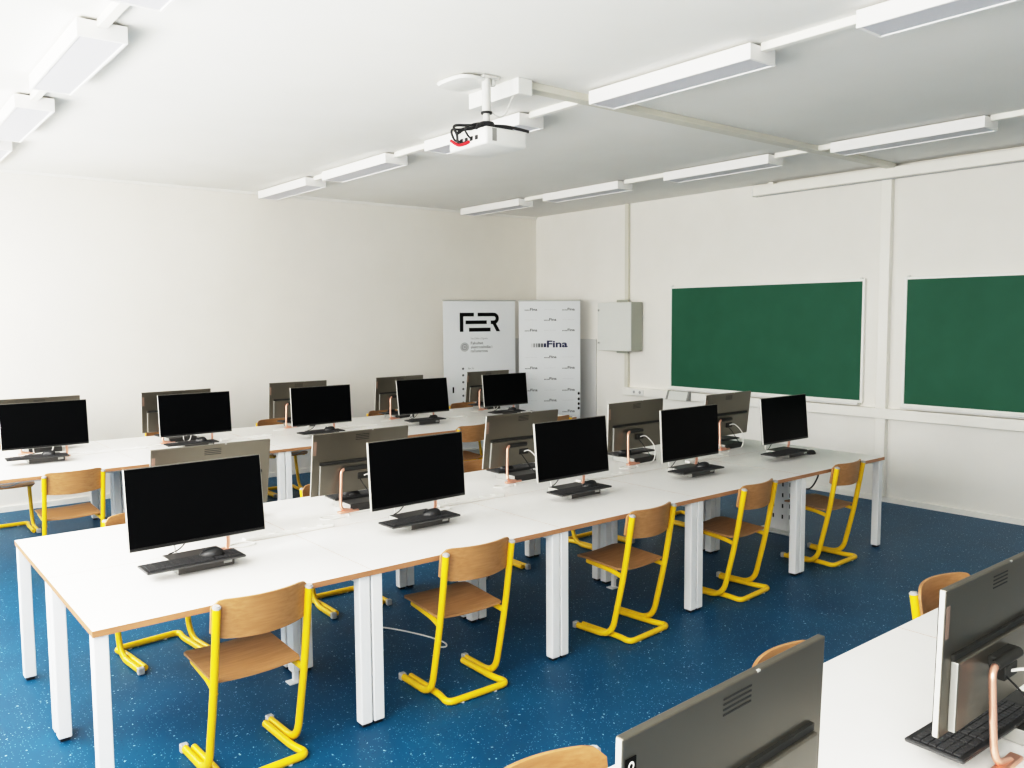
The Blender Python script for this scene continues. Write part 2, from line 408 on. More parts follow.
b = BM(); box(b, -0.1515, -0.148, -0.14, 0.12, -0.43, -0.36, mat=0)
for y in (-0.1, -0.05, 0.0, 0.05): box(b, -0.156, -0.15, y-.012, y+.012, -0.41, -0.385, mat=1)
obj('connector_panel', b, [M['projector'], M['foot']], body)
for (pts, m, r) in (
    ([(0, 0.0, -0.29), (-0.12, 0.04, -0.30), (-0.205, 0.05, -0.315), (-0.20, 0.03, -0.37), (-0.19, 0.03, -0.42), (-0.155, 0.0, -0.41)], 'bcable', 0.008),
    ([(0, 0.01, -0.29), (-0.12, 0.09, -0.315), (-0.195, 0.09, -0.33), (-0.19, 0.07, -0.39), (-0.152, 0.05, -0.40)], 'bcable', 0.007),
    ([(0, 0.0, -0.29), (-0.1, -0.04, -0.30), (-0.18, -0.03, -0.335), (-0.19, -0.06, -0.38), (-0.152, -0.05, -0.40)], 'bcable', 0.006),
    ([(-0.225, 0.06, -0.40), (-0.20, 0.02, -0.43), (-0.175, -0.01, -0.425), (-0.152, -0.03, -0.41)], 'red', 0.009),
    ([(0.02, 0.0, -0.29), (0.1, -0.06, -0.295), (0.16, -0.12, -0.315), (0.19, -0.17, -0.335)], 'bcable', 0.009)):
    b = BM(); tube(b, smooth_path(pts), r, 8); obj('video_cable', b, M[m], t, True)
b = BM(); tube(b, smooth_path([(0.02, -0.01, -0.2), (0.06, -0.03, -0.235), (0.11, -0.04, -0.22), (0.15, -0.05, -0.13), (0.16, -0.06, -0.106)]), 0.004, 6); obj('hanging_wire', b, M['pole'], t, True)

# ================================================================== DESKS
FR = 0.004     # leg inset
LW = 0.056
desk0 = None
def make_desk(label, x, y):
    global desk0
    if desk0 is not None: return dup(desk0, label, (x, y, 0), 0)
    t = thing('computer_desk', label, 'desk', (x, y, 0), 0, 'white computer desks in back to back rows'); desk0 = t
    b = BM(); g = 0.0012
    box(b, g, L-g, g, DP-g, T-0.025, T, 0.0)
    for f in b.faces:
        f.material_index = 1 if abs(f.calc_center_median().z-(T-0.0125)) < 0.005 else 0
    # thin eased top edge keeps the white face apart from the beech lipping
    obj('desktop', b, [M['laminate'], M['edge']], t)
    b = BM(); z0, z1 = T-0.062, T-0.025
    for yy in (0.16, DP-0.185): box(b, LW+FR, L-LW-FR, yy, yy+.025, z0, z1, 0.002)
    for xx in (0.030, L-0.055): box(b, xx, xx+.025, LW+FR, DP-LW-FR, z0, z1, 0.002)
    obj('frame_rail', b, M['leg'], t)
    for lx in (FR, L-FR-LW):
        for ly in (0.014, DP-0.014-LW):
            b = BM(); box(b, lx, lx+LW, ly, ly+LW, 0.016, T-0.025, 0.005, seg=2); lg = obj('leg', b, M['leg'], t)
            b = BM(); box(b, lx+.008, lx+LW-.008, ly+.008, ly+LW-.008, 0.0, 0.018, 0.003); obj('foot', b, M['foot'], lg)
    return t
ROWN = {'A': 'middle', 'B': 'far', 'C': 'right foreground'}
OFF = {'A': 0.0, 'B': 0.03, 'C': -0.045}
for k in range(5):
    make_desk('white beech-edged desk on the near side of the middle row, %s from left end' % ORD[k], k*L, 0.0)
for k in range(5):
    make_desk('white desk on the far side of the middle row, %s from the left end' % ORD[k], k*L, DP)
for k in range(5):
    make_desk('white desk on the aisle side of the row along the left wall, %s from left' % ORD[k], OFF['B']+k*L, 3.631)
for k in range(5):
    make_desk('white desk on the wall side of the row along the left wall, %s from left' % ORD[k], OFF['B']+k*L, 3.631+DP)
for k in range(4):
    make_desk('white desk in the right foreground row, %s from the left end' % ORD[k], OFF['C']+k*L, -1.872-DP)

# power strips along the seam
ps0 = None
for row, yy, xs_ in (('middle', 0.862, (1.16, 2.36, 3.53, 4.70)), ('far', 4.515, (1.2, 2.37, 3.54, 4.71))):
    for k, xx in enumerate(xs_):
        lab = 'low white power strip along the seam of %s desk row, %s from left' % (row, ORD[k])
        if ps0 is None:
            t = thing('power_strip', lab, 'power strip', (xx, yy, T), 0, 'white desk power strips'); ps0 = t
            b = BM(); box(b, -0.25, 0.25, -0.026, 0.026, 0, 0.018, 0.004, seg=2); obj('strip_body', b, M['wcable'], t)
            for q in range(5):
                b = BM(); x_ = -0.18+q*.09; cyl(b, (x_, 0, 0.0175), (x_, 0, 0.022), 0.019, 12); obj('socket', b, M['wcable'], t)
        else: dup(ps0, lab, (xx, yy, T), 0)

# cable risers beneath the middle row
cr0 = None
for k, xx in enumerate((1.095, 3.457)):
    lab = 'thin white cable post with small foot plate under the middle row, %s one' % ('left' if k == 0 else 'right')
    if cr0 is None:
        t = thing('cable_post', lab, 'cable post', (xx, 0.69, 0), 0, 'white cable posts under the desks'); cr0 = t
        b = BM(); box(b, -0.014, 0.014, -0.014, 0.014, 0.006, T-0.0255, 0.003); obj('post', b, M['leg'], t)
        b = BM(); box(b, -0.045, 0.02, -0.03, 0.03, 0, 0.008, 0.002); obj('foot_plate', b, M['leg'], t)
    else: dup(cr0, lab, (xx, 0.69, 0), 0)
t = thing('cable_column', 'white perforated cable column standing under the last middle-row desk', 'cable column', (5.70, 0.835, 0), 0)
b = BM(); box(b, -0.05, 0.05, -0.095, 0.095, 0.02, T-0.026, 0.004); obj('column', b, M['leg'], t)
b = BM()
for r_ in range(6):
    for s_ in (-0.045, 0.045):
        z_ = 0.12+r_*.095
        box(b, s_*.5-.006, s_*.5+.006, -0.0965, -0.093, z_, z_+.035); box(b, -0.0515, -0.048, s_-.007, s_+.007, z_, z_+.035)
obj('slots', b, M['groove'], t)
b = BM(); box(b, -0.13, 0.09, -0.17, 0.17, 0, 0.02, 0.006); obj('base_plate', b, M['cab'], t)

# ================================================================== CHAIRS
def make_chair(label, group):
    t = thing('school_chair', label, 'chair', (0, 0, 0), 0, group)
    # local: sitter faces +y; rear of floor loop at y = 0
    hw = 0.198; r = 0.0158
    for s in (-1, 1):
        b = BM()
        up = fillet([(s*hw, 0.0, 0.757), (s*hw, 0.058, 0.41), (s*hw, 0.150, 0.020), (s*hw, 0.422, 0.020)], [0, 0.12, 0.10, 0], 8)
        tube(b, up, r, 12, flat=1.18, up=(0, 1, 0)); u = obj('upright', b, M['yellow'], t, True)
        b = BM(); tube(b, [(s*hw, 0.0, 0.755), (s*hw, -0.001, 0.762)], r+.001, 12, flat=1.18, up=(0, 1, 0)); tube(b, [(s*hw, -.001, 0.762), (s*hw, -.0015, 0.767)], r-.004, 12, flat=1.18, up=(0, 1, 0)); obj('end_cap', b, M['cap'], u, True)
        b = BM(); box(b, s*hw-.0175, s*hw+.0175, 0.412, 0.442, 0.002, 0.040, 0.004); obj('foot_cap', b, M['cap'], u)
        b = BM()
        tube(b, fillet([(s*hw*.98, 0.058, 0.387), (s*hw*.90, 0.16, 0.406), (s*hw*.86, 0.36, 0.424)], 0.05), 0.0125, 8, flat=1.2)
        obj('seat_arm', b, M['yellow'], t, True)
    b = BM(); w = hw-0.034
    tube(b, fillet([(-w, 0.40, 0.020), (-w, 0.12, 0.020), (-w-.024, 0.020, 0.020), (w+.024, 0.020, 0.020), (w, 0.12, 0.020), (w, 0.40, 0.020)], [0, 0.05, 0.085, 0.085, 0.05, 0], 8), r, 12, flat=1.12, up=(0, 0, 1))
    lp = obj('floor_loop', b, M['yellow'], t, True)
    for s in (-1, 1):
        b = BM(); cyl(b, (s*.10, .020, 0), (s*.10, .020, 0.012), 0.011, 10); obj('glide', b, M['glide'], lp)
    # cross bar
    b = BM(); tube(b, [(-hw*.84, 0.32, 0.421), (hw*.84, 0.32, 0.421)], 0.010, 8); obj('cross_bar', b, M['yellow'], t, True)
    # seat: moulded plywood
    b = BM(); nx, ny = 10, 12; th = 0.011; G = []
    def seat_z(u, v):
        z = 0.430+0.030*v-0.010*math.cos(u*PI/2)*(1-v*.4)
        if v > 0.75: z -= 0.016*((v-.75)/.25)**2
        if v < 0.15: z += 0.006*((.15-v)/.15)
        return z
    for top in (1, 0):
        g = []
        for j in range(ny+1):
            v = j/ny; row = []
            hx = 0.192
            if v < 0.12: hx -= 0.012*(1-v/.12)**2
            if v > 0.88: hx -= 0.025*((v-.88)/.12)**2
            for i in range(nx+1):
                u = -1+2*i/nx
                row.append(b.verts.new((u*hx, 0.068+v*0.375, seat_z(u, v)-(0 if top else th))))
            g.append(row)
        G.append(g)
    for j in range(ny):
        for i in range(nx):
            for g in G: b.faces.new((g[j][i], g[j][i+1], g[j+1][i+1], g[j+1][i]))
    for j in range(ny):
        for i in (0, nx): b.faces.new((G[0][j][i], G[0][j+1][i], G[1][j+1][i], G[1][j][i]))
    for i in range(nx):
        for j in (0, ny): b.faces.new((G[0][j][i], G[0][j][i+1], G[1][j][i+1], G[1][j][i]))
    obj('seat', b, M['ply'], t, True, 50)
    # backrest: bowed plywood in front of the posts
    b = BM(); nx, nz = 16, 8; G = []
    for face in (0, 1):
        g = []
        for j in range(nz+1):
            v = j/nz; row = []
            for i in range(nx+1):
                u = -1+2*i/nx
                x = u*(hw+0.012); y = 0.024-0.060*(1-u*u)-0.012*face+0.018*(1-v)
                edge = max(0, abs(u)-.80)/.20
                zt = 0.784-0.030*edge**2; zb = 0.624+0.020*edge**2-0.010*(1-u*u)
                row.append(b.verts.new((x, y+0.012, zb+(zt-zb)*v)))
            g.append(row)
        G.append(g)
    for j in range(nz):
        for i in range(nx):
            for g in G: b.faces.new((g[j][i], g[j][i+1], g[j+1][i+1], g[j+1][i]))
    for j in range(nz):
        for i in (0, nx): b.faces.new((G[0][j][i], G[0][j+1][i], G[1][j+1][i], G[1][j][i]))
    for i in range(nx):
        for j in (0, nz): b.faces.new((G[0][j][i], G[0][j][i+1], G[1][j][i+1], G[1][j][i]))
    obj('backrest', b, M['ply'], t, True, 50)
    return t
chair0 = None
def chair(x, y, rz, label):
    global chair0
    if chair0 is None:
        chair0 = make_chair(label, 'yellow framed school chairs at the desks'); chair0.location = (x, y, 0); chair0.rotation_euler = (0, 0, rz)
    else: dup(chair0, label, (x, y, 0), rz)
R = math.radians
for k, (x, y, rz) in enumerate([(0.625, -0.088, 2), (1.725, -0.08, -1), (2.97, -0.10, 5), (4.045, -0.08, 5), (5.21, -0.066, 2)]):
    chair(x, y, R(rz), 'beech and yellow chair on near side of middle row, %s from left' % ORD[k])
for k, (x, y, rz) in enumerate([(0.65, 1.745, 186), (1.88, 1.82, 179), (3.09, 1.83, 178), (4.19, 1.81, 182), (5.34, 1.82, 180)]):
    chair(x, y, R(rz), 'beech and yellow tube chair on far side of middle row, half hidden, %s from left' % ORD[k])
for k, (x, y, rz) in enumerate([(0.65, 3.445, 2), (1.85, 3.56, 0), (3.03, 3.56, 0), (4.385, 3.565, 3), (5.535, 3.565, 0)]):
    chair(x, y, R(rz), 'beech and yellow chair in the aisle before the far desk row, %s from left' % ORD[k])
for k, (x, y, rz) in enumerate([(0.46, 5.46, 180), (1.91, 5.44, 180), (3.06, 5.46, 180), (4.40, 5.43, 180), (5.60, 5.46, 180)]):
    chair(x, y, R(rz), 'beech and yellow chair between the far desks and the left wall, %s from the left' % ORD[k])
for k, (x, y, rz) in enumerate([(0.60, -1.80, 176), (1.665, -1.79, 184), (2.855, -1.775, 176)]):
    chair(x, y, R(rz), 'beech chair behind right foreground desks, only its back top showing, %s from left' % ORD[k])

# ================================================================== COMPUTERS
W_, H_, ZB = 0.64, 0.375, 0.105
def make_computer(label, tilt):
    """local: user sits at -y; display plane at y = 0; z = 0 is the desk top"""
    t = thing('desktop_computer', label, 'computer', (0, 0, 0), 0, 'all in one computers on the desks')
    Rx = Matrix.Rotation(-tilt, 3, 'X'); piv = Vector((0, 0, ZB))
    def tl(bm): bmesh.ops.rotate(bm, verts=bm.verts[:], cent=piv, matrix=Rx); return bm
    hw = W_/2
    b = BM(); box(b, -hw, hw, 0.0, 0.017, ZB, ZB+H_, 0.003, seg=2)
    for f in b.faces:
        c = f.calc_center_median()
        f.material_index = 1 if (c.y > 0.0145 and abs(f.normal.y) > .8) or (c.z > ZB+H_-.004) else 0
    b.normal_update()
    for f in b.faces:
        c = f.calc_center_median(); f.material_index = 1 if c.y > 0.0140 or c.z > ZB+H_-.004 else 0
    d = obj('display_body', tl(b), [M['alu'], M['gunmetal']], t)
    b = BM(); box(b, -hw+.0035, hw-.0035, -0.0022, 0.0005, ZB+0.016, ZB+H_-.0035, 0.001); obj('screen', tl(b), M['screen'], d)
    b = BM(); box(b, -hw+.0035, hw-.0035, -0.0018, 0.0005, ZB+0.003, ZB+0.0158, 0.0005); obj('chin', tl(b), M['chin'], d)
    b = BM(); box(b, -hw+.045, hw-.045, 0.0165, 0.036, ZB+0.006, ZB+H_*.50, 0.004, mat=0, seg=2)
    for f in b.faces:
        if abs(f.normal.x) > .8: f.material_index = 1
    b.normal_update()
    for f in b.faces: f.material_index = 1 if abs(f.normal.x) > .8 else 0
    cv = obj('rear_cover', tl(b), [M['gunmetal_cover'], M['side_grey']], t)
    b = BM(); box(b, -hw+.045, hw-.045, 0.0165, 0.026, ZB+H_*.50+.0005, ZB+H_*.50+.016); obj('cover_shadow_strip', tl(b), M['groove'], cv)  # dark strip paints the shadow in the recess above the raised cover
    b = BM()
    for k in range(4): box(b, -0.045, 0.045, 0.0165, 0.0180, ZB+H_-.024-k*.010, ZB+H_-.0205-k*.010)
    obj('vent_grille', tl(b), M['groove'], d)
    b = BM(); box(b, -0.074, -0.064, 0.013, 0.0173, ZB+H_-.004, ZB+H_+.0003); obj('camera_tab', tl(b), M['alu'], d)
    # hinge bracket behind the display
    b = BM()
    tube(b, [(-0.02, 0.066, ZB+0.148), (0.13, 0.066, ZB+0.148)], 0.014, 12); box(b, -0.03, 0.10, 0.033, 0.062, ZB+.135, ZB+.160, .003)
    box(b, -0.05, 0.03, 0.033, 0.056, ZB+.075, ZB+.115, .003)
    obj('hinge_bracket', b, M['groove'], t, True)
    # copper tube stand
    b = BM()
    tube(b, fillet([(0.09, 0.066, ZB+0.148), (0.148, 0.068, ZB+0.148), (0.165, 0.085, 0.055), (0.165, 0.095, 0.022), (0.10, 0.10, 0.010)], [0, 0.05, 0.02, 0.02, 0], 7), 0.0095, 12)
    box(b, 0.06, 0.19, 0.085, 0.118, 0.001, 0.014, 0.003)
    obj('stand_tube', b, M['copper'], t, True)
    # base unit
    b = BM(); box(b, -0.15, 0.11, -0.125, 0.10, 0.0, 0.0435, 0.005, seg=2)
    b.normal_update()
    for f in b.faces: f.material_index = 1 if f.normal.y < -.8 else (2 if abs(f.normal.x) > .8 else 0)
    bs = obj('base_unit', b, [M['pc_box'], M['pc_front'], M['side_grey']], t)
    b = BM(); box(b, 0.058, 0.098, -0.1265, -0.123, 0.014, 0.032, 0.001); obj('front_label', b, M['alu'], bs)
    # cables
    b = BM()
    tube(b, smooth_path([(-0.01, 0.054, ZB+0.095), (-0.03, 0.10, ZB+.10), (-0.07, 0.15, ZB+.02), (-0.06, 0.15, 0.02), (0.03, 0.14, 0.006), (0.14, 0.155, 0.006), (0.17, 0.19, 0.006)]), 0.0045, 8); obj('power_cable', b, M['wcable'], t, True)
    b = BM(); tube(b, smooth_path([(0.02, 0.05, ZB+0.09), (0.02, 0.10, ZB+.05), (-0.05, 0.12, 0.06), (-0.12, 0.09, 0.045)]), 0.003, 6)
    obj('data_cable', b, M['bcable'], t, True)
    b = BM(); tube(b, smooth_path([(0.2, 0.15, 0.004), (0.27, 0.12, 0.004), (0.33, 0.15, 0.004), (0.30, 0.21, 0.004), (0.2, 0.20, 0.004)]), 0.003, 6)
    obj('loose_wire', b, M['wcable'], t, True)
    b = BM(); box(b, hw-.023, hw-.005, 0.0168, 0.0182, ZB+H_-.125, ZB+H_-.042, .0004); obj('badge', tl(b), M['badge_copper'], d)
    return t
kb0 = ms0 = None
def keyboard(label, loc, rz):
    global kb0
    if kb0 is not None: return dup(kb0, label, loc, rz)
    t = thing('keyboard', label, 'keyboard', loc, rz, 'black keyboards'); kb0 = t
    b = BM(); box(b, -0.22, 0.22, -0.075, 0.075, 0.0, 0.011, 0.003); b.normal_update()
    for f in b.faces: f.material_index = 1 if f.normal.z < .3 else 0
    obj('keyboard_body', b, [M['keyboard'], M['key_edge']], t)
    b = BM()
    for r_ in range(6):
        yy = 0.052-r_*.0202; n = 15; xx = -0.205
        ws = [1]*n if r_ < 5 else [1.2, 1.2, 1.2, 5.2, 1.2, 1.2, 1.0, 1.0, 1.0]
        sc = 0.285/sum(ws)
        for w in ws:
            box(b, xx+.0014, xx+w*sc-.0014, yy-.0085, yy+.0085, 0.0105, 0.0145); xx += w*sc
        for base_x, cnt in ((0.092, 2), (0.135, 4)):
            for q in range(cnt):
                x0 = base_x+q*.0185; box(b, x0, x0+.016, yy-.0085, yy+.0085, 0.0105, 0.0145)
    obj('keys', b, M['key'], t)
    return t
def mouse(label, loc, rz):
    global ms0
    if ms0 is not None: return dup(ms0, label, loc, rz)
    t = thing('computer_mouse', label, 'mouse', loc, rz, 'black mice'); ms0 = t
    b = BM(); n, m = 20, 7; prev = None
    for j in range(m+1):
        a = j/m*PI/2; rr, z = math.cos(a)**0.8 if j < m else 0.02, math.sin(a)
        cur = [b.verts.new((0.031*rr*math.cos(2*PI*k/n), 0.055*rr*math.sin(2*PI*k/n), 0.034*z*(1-.25*math.sin(2*PI*k/n)*rr))) for k in range(n)]
        if prev:
            for k in range(n): b.faces.new((prev[k], prev[(k+1) % n], cur[(k+1) % n], cur[k]))
        else: b.faces.new(cur)
        prev = cur
    b.faces.new(prev); obj('mouse_shell', b, M['mouse'], t, True, 60)
    b = BM(); cyl(b, (-0.004, 0.03, 0.0255), (0.004, 0.03, 0.0255), 0.008, 12); obj('scroll_wheel', b, M['key'], t)
    return t

pc0 = {}
def computer(x, y, yaw, tilt, facing, where, kb=(-0.075, -0.115), ms='on'):
    key = round(tilt, 2); rz = yaw if facing < 0 else yaw+PI
    lab = ('dark screened computer %s' if facing < 0 else 'grey backed computer seen from behind, %s') % where
    if key not in pc0:
        t = make_computer(lab, tilt); t.location = (x, y, T); t.rotation_euler = (0, 0, rz); pc0[key] = t
    else: t = dup(pc0[key], lab, (x, y, T), rz)
    c, s = math.cos(rz), math.sin(rz)
    def wp(lx, ly, lz): return (x+c*lx-s*ly, y+s*lx+c*ly, T+lz)
    j = random.uniform(-1, 1)
    if kb: keyboard('black keyboard of the computer %s' % where, wp(kb[0]+.015*j, kb[1], 0.044), rz+R(2*j))
    if ms == 'on': mouse('black mouse of the computer %s' % where, wp(kb[0]+0.095+.03*j, kb[1]+.01, 0.0586), rz+R(20*j+75))
    elif ms: mouse('black mouse on the desk beside computer %s' % where, (ms[0], ms[1], T), rz+R(60))
    return t
A = [(0.613, 0.622, 0.024, 0.105), (1.837, 0.622, 0.042, 0.07), (3.026, 0.623, 0.014, 0.094), (4.155, 0.582, 0, 0.052), (5.38, 0.589, -0.004, 0.088)]
for k, (x, y, yw, tl_) in enumerate(A):
    computer(x, y, yw, tl_, -1, 'on near side of middle row, %s from left' % ORD[k], ms=(5.53, 0.47) if k == 4 else 'on', kb=(-0.20, -0.115) if k == 4 else (-0.075, -0.115))
a = [(0.885, 1.273, -0.026, 0.2), (1.76, 1.195, -0.007, 0.139), (3.06, 1.245, -0.02, 0.137), (4.20, 1.19, 0.026, 0.03), (5.30, 1.16, 0.015, 0.11)]
for k, (x, y, yw, tl_) in enumerate(a):
    computer(x, y, yw, tl_, 1, 'on far side of middle row, %s from left' % ORD[k])
B = [(0.643, 4.39, -0.012, 0.096), (1.84, 4.326, -0.007, 0.084), (3.03, 4.23, 0.007, 0.062), (4.30, 4.35, -0.026, 0.136), (5.45, 4.36, -0.032, 0.11)]
for k, (x, y, yw, tl_) in enumerate(B):
    computer(x, y, yw, tl_, -1, 'on aisle side of far desk row, %s from left' % ORD[k])
bb = [(0.69, 4.93, 0, 0.09), (1.805, 4.78, 0.044, 0.073), (3.13, 5.02, -0.024, 0.092), (4.33, 4.95, 0.044, 0.094), (5.63, 5.00, -0.012, 0.121)]
for k, (x, y, yw, tl_) in enumerate(bb):
    computer(x, y, yw, tl_, 1, 'on wall side of far desk row, %s from left' % ORD[k])
ZB = 0.085
c1 = computer(0.566, -2.393, 0.047, 0.03, 1, 'at bottom edge on the foreground desks')
ZB = 0.105
c2 = computer(1.69, -2.415, 0.0, 0.02, 1, 'at right edge on the foreground desks', kb=(0.075, -0.005), ms=None)
[o for o in c2.children if o.name.startswith('base_unit')][0].location = (-0.13, 0.02, 0)
ZB = 0.085
# lettered copper badge on the nearest computer, its dark reflection painted as black
old = [o for d in c1.children if d.name.startswith('display_body') for o in d.children if o.name.startswith('badge')][0]
disp = old.parent; 
b = BM(); hw = W_/2; piv = Vector((0, 0, ZB))
box(b, hw-.032, hw-.005, 0.0168, 0.0182, ZB+H_-.124, ZB+H_-.016, .0004, mat=0)
text_into(b, 'Lenovo', 0.030, (hw-.0255, 0.0186, ZB+H_-.117), (0, 0, 1), (1, 0, 0), 1, width=0.095, bold=.0006)
for v in b.verts: pass
bmesh.ops.rotate(b, verts=b.verts[:], cent=piv, matrix=Matrix.Rotation(-0.03, 3, 'X'))
bpy.data.objects.remove(old)
o = obj('badge', b, [M['ink'], M['board_frame']], disp); o['label'] = 'copper badge with dark reflection painted black, white lettering'

# ================================================================== ROLL-UP BANNERS
def banner(label, loc, rz, w, h, fill):
    t = thing('roll_up_banner', label, 'banner', loc, rz, 'white roll up banners')
    b = BM(); box(b, -w/2, w/2, -0.002, 0.002, 0.07, h-.012); sh = obj('banner_sheet', b, M['banner'], t)
    b = BM(); box(b, -w/2-.008, w/2+.008, -0.012, 0.012, h-.018, h, 0.003); obj('top_rail', b, M['alu'], t)
    b = BM(); box(b, -w/2-.01, w/2+.01, -0.06, 0.06, 0.012, 0.09, 0.012, seg=2)
    obj('base_cassette', b, M['alu'], t)
    for s in (-1, 1):
        b = BM(); box(b, s*w*.35-.02, s*w*.35+.02, -0.13, 0.13, 0.0, 0.013, 0.003); obj('base_foot', b, M['alu'], t)
    b = BM(); cyl(b, (0, 0.02, 0.09), (0, 0.016, h-.018), 0.009, 10); obj('support_pole', b, M['alu'], t)
    fill(sh, w, h)
FY = -0.0026
def fill1(sh, w, h):
    u = w/478.0
    def P(x, y): return Vector(((x-80)*u-w/2, FY, h-(y-62)*u))
    def rect(b, x0, x1, y0, y1, mat=0): poly(b, [P(x0, y0), P(x1, y0), P(x1, y1), P(x0, y1)], mat)
    b = BM()
    rect(b, 187, 210, 140, 255); rect(b, 210, 280, 140, 162)
    rect(b, 225, 365, 187, 209); rect(b, 247, 390, 232, 255)
    path = [(305, 151), (412, 151)]
    for k in range(1, 12):
        a_ = -PI/2+PI*k/12; path.append((412+24*math.cos(a_), 175+24*math.sin(a_)))
    path += [(412, 199), (392, 199)]
    L_, R_ = [], []
    for i, p in enumerate(path):
        a_, c_ = path[max(i-1, 0)], path[min(i+1, len(path)-1)]
        dx, dy = c_[0]-a_[0], c_[1]-a_[1]; l = math.hypot(dx, dy); nx, ny = -dy/l*11, dx/l*11
        L_.append((p[0]+nx, p[1]+ny)); R_.append((p[0]-nx, p[1]-ny))
    for i in range(len(path)-1): poly(b, [P(*L_[i]), P(*L_[i+1]), P(*R_[i+1]), P(*R_[i])])
    poly(b, [P(404, 208), P(427, 205), P(455, 255), P(430, 255)])
    o = obj('logo', b, M['ink'], sh); o['label'] = 'bold black block letter logo'
    b = BM()
    text_into(b, 'Sveučilište u Zagrebu', 13*u*1.3, P(258, 302), (1, 0, 0), (0, 0, 1), 0, width=112*u)
    obj('lettering', b, [M['grey_ink'], M['mid_ink']], sh); b = BM()
    text_into(b, 'Fakultet', 24*u, P(258, 333), (1, 0, 0), (0, 0, 1), 1, width=82*u, bold=.0004)
    text_into(b, 'elektrotehnike i', 24*u, P(258, 357), (1, 0, 0), (0, 0, 1), 1, width=142*u, bold=.0004)
    text_into(b, 'računarstva', 24*u, P(258, 381), (1, 0, 0), (0, 0, 1), 1, width=112*u, bold=.0004)
    obj('lettering', b, [M['grey_ink'], M['mid_ink']], sh); b = BM()
    text_into(b, 'fer.hr', 18*u, P(238, 485), (1, 0, 0), (0, 0, 1), 0, width=42*u)
    obj('lettering', b, [M['grey_ink'], M['mid_ink']], sh)
    b = BM()
    for (r0, r1, m_) in ((27, 23, 0), (20, 12, 0), (8, 0.5, 0)):
        n = 28
        for k in range(n):
            a0, a1 = 2*PI*k/n, 2*PI*(k+1)/n
            poly(b, [P(217+r0*math.cos(a0), 348+r0*math.sin(a0)), P(217+r0*math.cos(a1), 348+r0*math.sin(a1)), P(217+r1*math.cos(a1), 348+r1*math.sin(a1)), P(217+r1*math.cos(a0), 348+r1*math.sin(a0))], 0)
    obj('emblem', b, M['grey_ink'], sh)
    b = BM()
    for y in (480, 520, 562, 604, 645, 687, 728):
        poly(b, [P(205+7*math.cos(2*PI*k/16), y+7*math.sin(2*PI*k/16)) for k in range(16)], 0)
    rect(b, 135, 145, 590, 626, 1)
    obj('bullet_marks', b, [M['mid_ink'], M['ink']], sh)
def fill2(sh, w, h):
    u = w/385.0
    def P(x, y): return Vector(((x-575)*u-w/2, FY, h-(y-72)*u))
    def rect(b, x0, x1, y0, y1, mat=0): poly(b, [P(x0, y0), P(x1, y0), P(x1, y1), P(x0, y1)], mat)
    b = BM()
    bars = [(652, 660, 2), (665, 675, 3), (680, 691, 3), (695, 708, 1), (712, 726, 1), (730, 745, 0)]
    for k, (x0, x1, m_) in enumerate(bars): rect(b, x0, x1, 340, 364, m_)
    text_into(b, 'Fina', 58*u, P(750, 364), (1, 0, 0), (0, 0, 1), 0, width=130*u, bold=.0035)
    o = obj('large_logo', b, [M['navy_ink'], M['mid_ink'], M['pale_ink'], M['grey_ink']], sh); o['label'] = 'large navy logo lettering with fading bars'
    b = BM(); c = BM()
    rowsY = [130, 193, 258, 425, 492, 560, 630, 695, 765, 830, 895]
    for i, y in enumerate(rowsY):
        pos = (650, 885) if i in (0, 2, 4, 6, 8, 10) else (770,)
        oth = (770,) if len(pos) == 2 else (650, 885)
        for x in pos:
            for q in range(4): rect(b, x-38+q*8, x-33+q*8, y+1, y+7, 0)
            text_into(b, 'Fina', 22*u, P(x-5, y+7), (1, 0, 0), (0, 0, 1), 0, width=45*u, bold=.0012)
        for x in oth:
            text_into(c, 'www.fina.hr', 10*u, P(x-38, y+4), (1, 0, 0), (0, 0, 1), 0, width=76*u)
    obj('small_logos', b, M['mid_ink'], sh); obj('address_lines', c, M['pale_ink'], sh)
    b = BM()
    for y in (655, 690, 720, 748): poly(b, [P(950+7*math.cos(2*PI*k/14), y+9*math.sin(2*PI*k/14)) for k in range(14)], 0)
    obj('edge_dots', b, M['ink'], sh)
banner('white roll up banner with large black FER block logo by the left wall', (6.19, 5.86, 0), R(-14), 1.06, 2.114, fill1)
banner('white roll up banner patterned with small grey Fina logos in the room corner', (6.89, 5.22, 0), R(-33), 0.84, 2.106, fill2)

# ================================================================== LOOSE CABLES
b = BM(); tube(b, smooth_path([(1.78, 1.12, 0.006), (1.86, 1.0, 0.006), (1.95, 0.78, 0.006), (1.98, 0.62, 0.006), (1.95, 0.56, 0.006), (1.90, 0.60, 0.006)]), 0.005, 6)
tag(obj('floor_cable', b, M['wcable'], None, True), 'thin white cable with hooked end on blue floor behind the second near chair', 'cable')
b = BM()
tube(b, smooth_path([(2.25, 1.55, T-.026), (2.2, 1.5, 0.60), (2.12, 1.48, 0.35), (2.02, 1.45, 0.20), (1.97, 1.40, 0.006)]), 0.006, 6)
tube(b, smooth_path([(2.30, 1.52, T-.026), (2.26, 1.48, 0.62), (2.14, 1.46, 0.52), (2.07, 1.44, 0.40), (2.05, 1.44, 0.22)]), 0.005, 6)
tag(obj('hanging_cable', b, M['bcable'], None, True), 'black cables hanging down to the floor under the middle desk row', 'cable')
b = BM(); tube(b, smooth_path([(5.30, 0.25, T-.026), (5.28, 0.24, 0.62), (5.2, 0.26, 0.53), (5.1, 0.3, 0.56), (5.0, 0.32, 0.66), (4.98, 0.33, T-.026)]), 0.006, 6)
tag(obj('hanging_cable', b, M['bcable'], None, True), 'black cable loop under the near edge of the last middle row desk', 'cable')
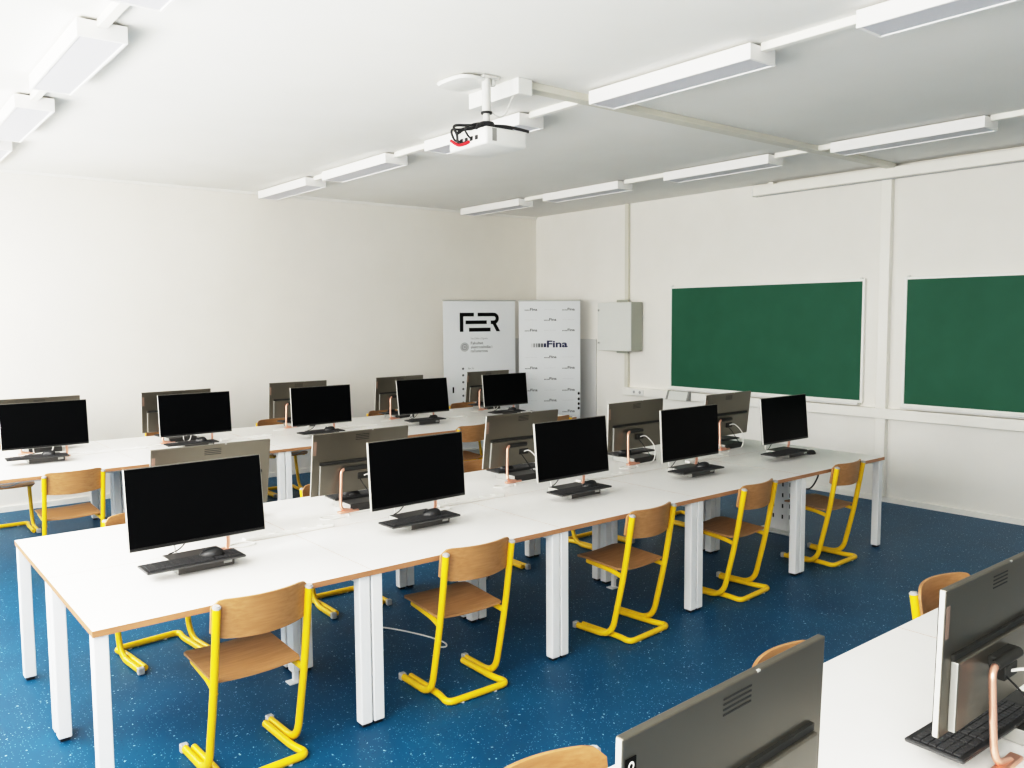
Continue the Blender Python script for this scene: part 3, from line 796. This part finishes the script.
for k, (x0, lab) in enumerate(((0.22, 'pale cable loop hanging under the far desks behind the yellow aisle chair'), (2.15, 'pale cable loop under the far row left of its paired middle legs'), (2.72, 'pale cable loop under the far row right of its paired middle legs'))):
    b = BM(); y = 4.55
    tube(b, smooth_path([(x0, y, T-.026), (x0+.03, y, .62), (x0+.12, y, 0.53), (x0+.25, y, 0.56), (x0+.32, y, 0.64), (x0+.33, y, T-.026)]), 0.006, 6)
    tag(obj('hanging_cable', b, M['cap'], None, True), lab, 'cable')

# ================================================================== LIGHT
for (y0, y1) in WINS:
    ld = bpy.data.lights.new('window_daylight', 'AREA'); ld.shape = 'RECTANGLE'
    ld.size = WZ1-WZ0-.1; ld.size_y = (y1-y0)-.1; ld.energy = E_WIN; ld.color = (1.0, 0.975, 0.925)
    o = bpy.data.objects.new('window_daylight', ld); C.objects.link(o)
    o.location = (XB-0.05, (y0+y1)/2, (WZ0+WZ1)/2); o.rotation_euler = (0, -PI/2+R(WTILT), 0)
# added lamp in place of sunlit ground outside, put in to brighten the ceiling
ld = bpy.data.lights.new('ceiling_fill_light', 'AREA'); ld.shape = 'RECTANGLE'
ld.size = 7.0; ld.size_y = 16.0; ld.energy = E_UP; ld.color = (1.0, 0.975, 0.925)
o = bpy.data.objects.new('ceiling_fill_light', ld); C.objects.link(o)
o.location = (XB-4.4, 0.5, -0.6); o.rotation_euler = (0, PI, 0)
w = bpy.data.worlds.new('World'); bpy.context.scene.world = w; w.use_nodes = True
w.node_tree.nodes['Background'].inputs['Color'].default_value = (0.8, 0.9, 1.0, 1)
w.node_tree.nodes['Background'].inputs['Strength'].default_value = 1.0

# ================================================================== CAMERA
cd = bpy.data.cameras.new('camera'); cam = bpy.data.objects.new('camera', cd); C.objects.link(cam)
yaw, pitch, roll = 0.8900, 0.0801, -0.0070
f = Vector((math.cos(yaw)*math.cos(pitch), math.sin(yaw)*math.cos(pitch), -math.sin(pitch)))
r0 = Vector((math.sin(yaw), -math.cos(yaw), 0)); u0 = r0.cross(f)
r1 = r0*math.cos(roll)+u0*math.sin(roll); u1 = -r0*math.sin(roll)+u0*math.cos(roll)
mm = Matrix((r1, u1, -f)).transposed().to_4x4(); mm.translation = (-0.6917, -3.3228, 1.8874)
cam.matrix_world = mm
cd.sensor_width = 36; cd.lens = 841.28/1024*36; cd.clip_start = 0.05
bpy.context.scene.camera = cam
vs = bpy.context.scene.view_settings
vs.view_transform = 'Standard'; vs.look = 'None'; vs.exposure = EXPO; vs.gamma = 1.0
# camera-like tone response: soft shoulder, slightly deep shadows
vs.use_curve_mapping = True
cm = vs.curve_mapping; WL = 2.4
cm.white_level = (WL, WL, WL); cm.use_clip = True
cv = cm.curves[3]
pts = TONE
cv.points[0].location = (0, 0); cv.points[1].location = (1, pts[-1][1])
for v, o_ in pts[:-1]: cv.points.new(v/WL, o_)
cm.update()
bpy.context.scene.cycles.diffuse_bounces = 8
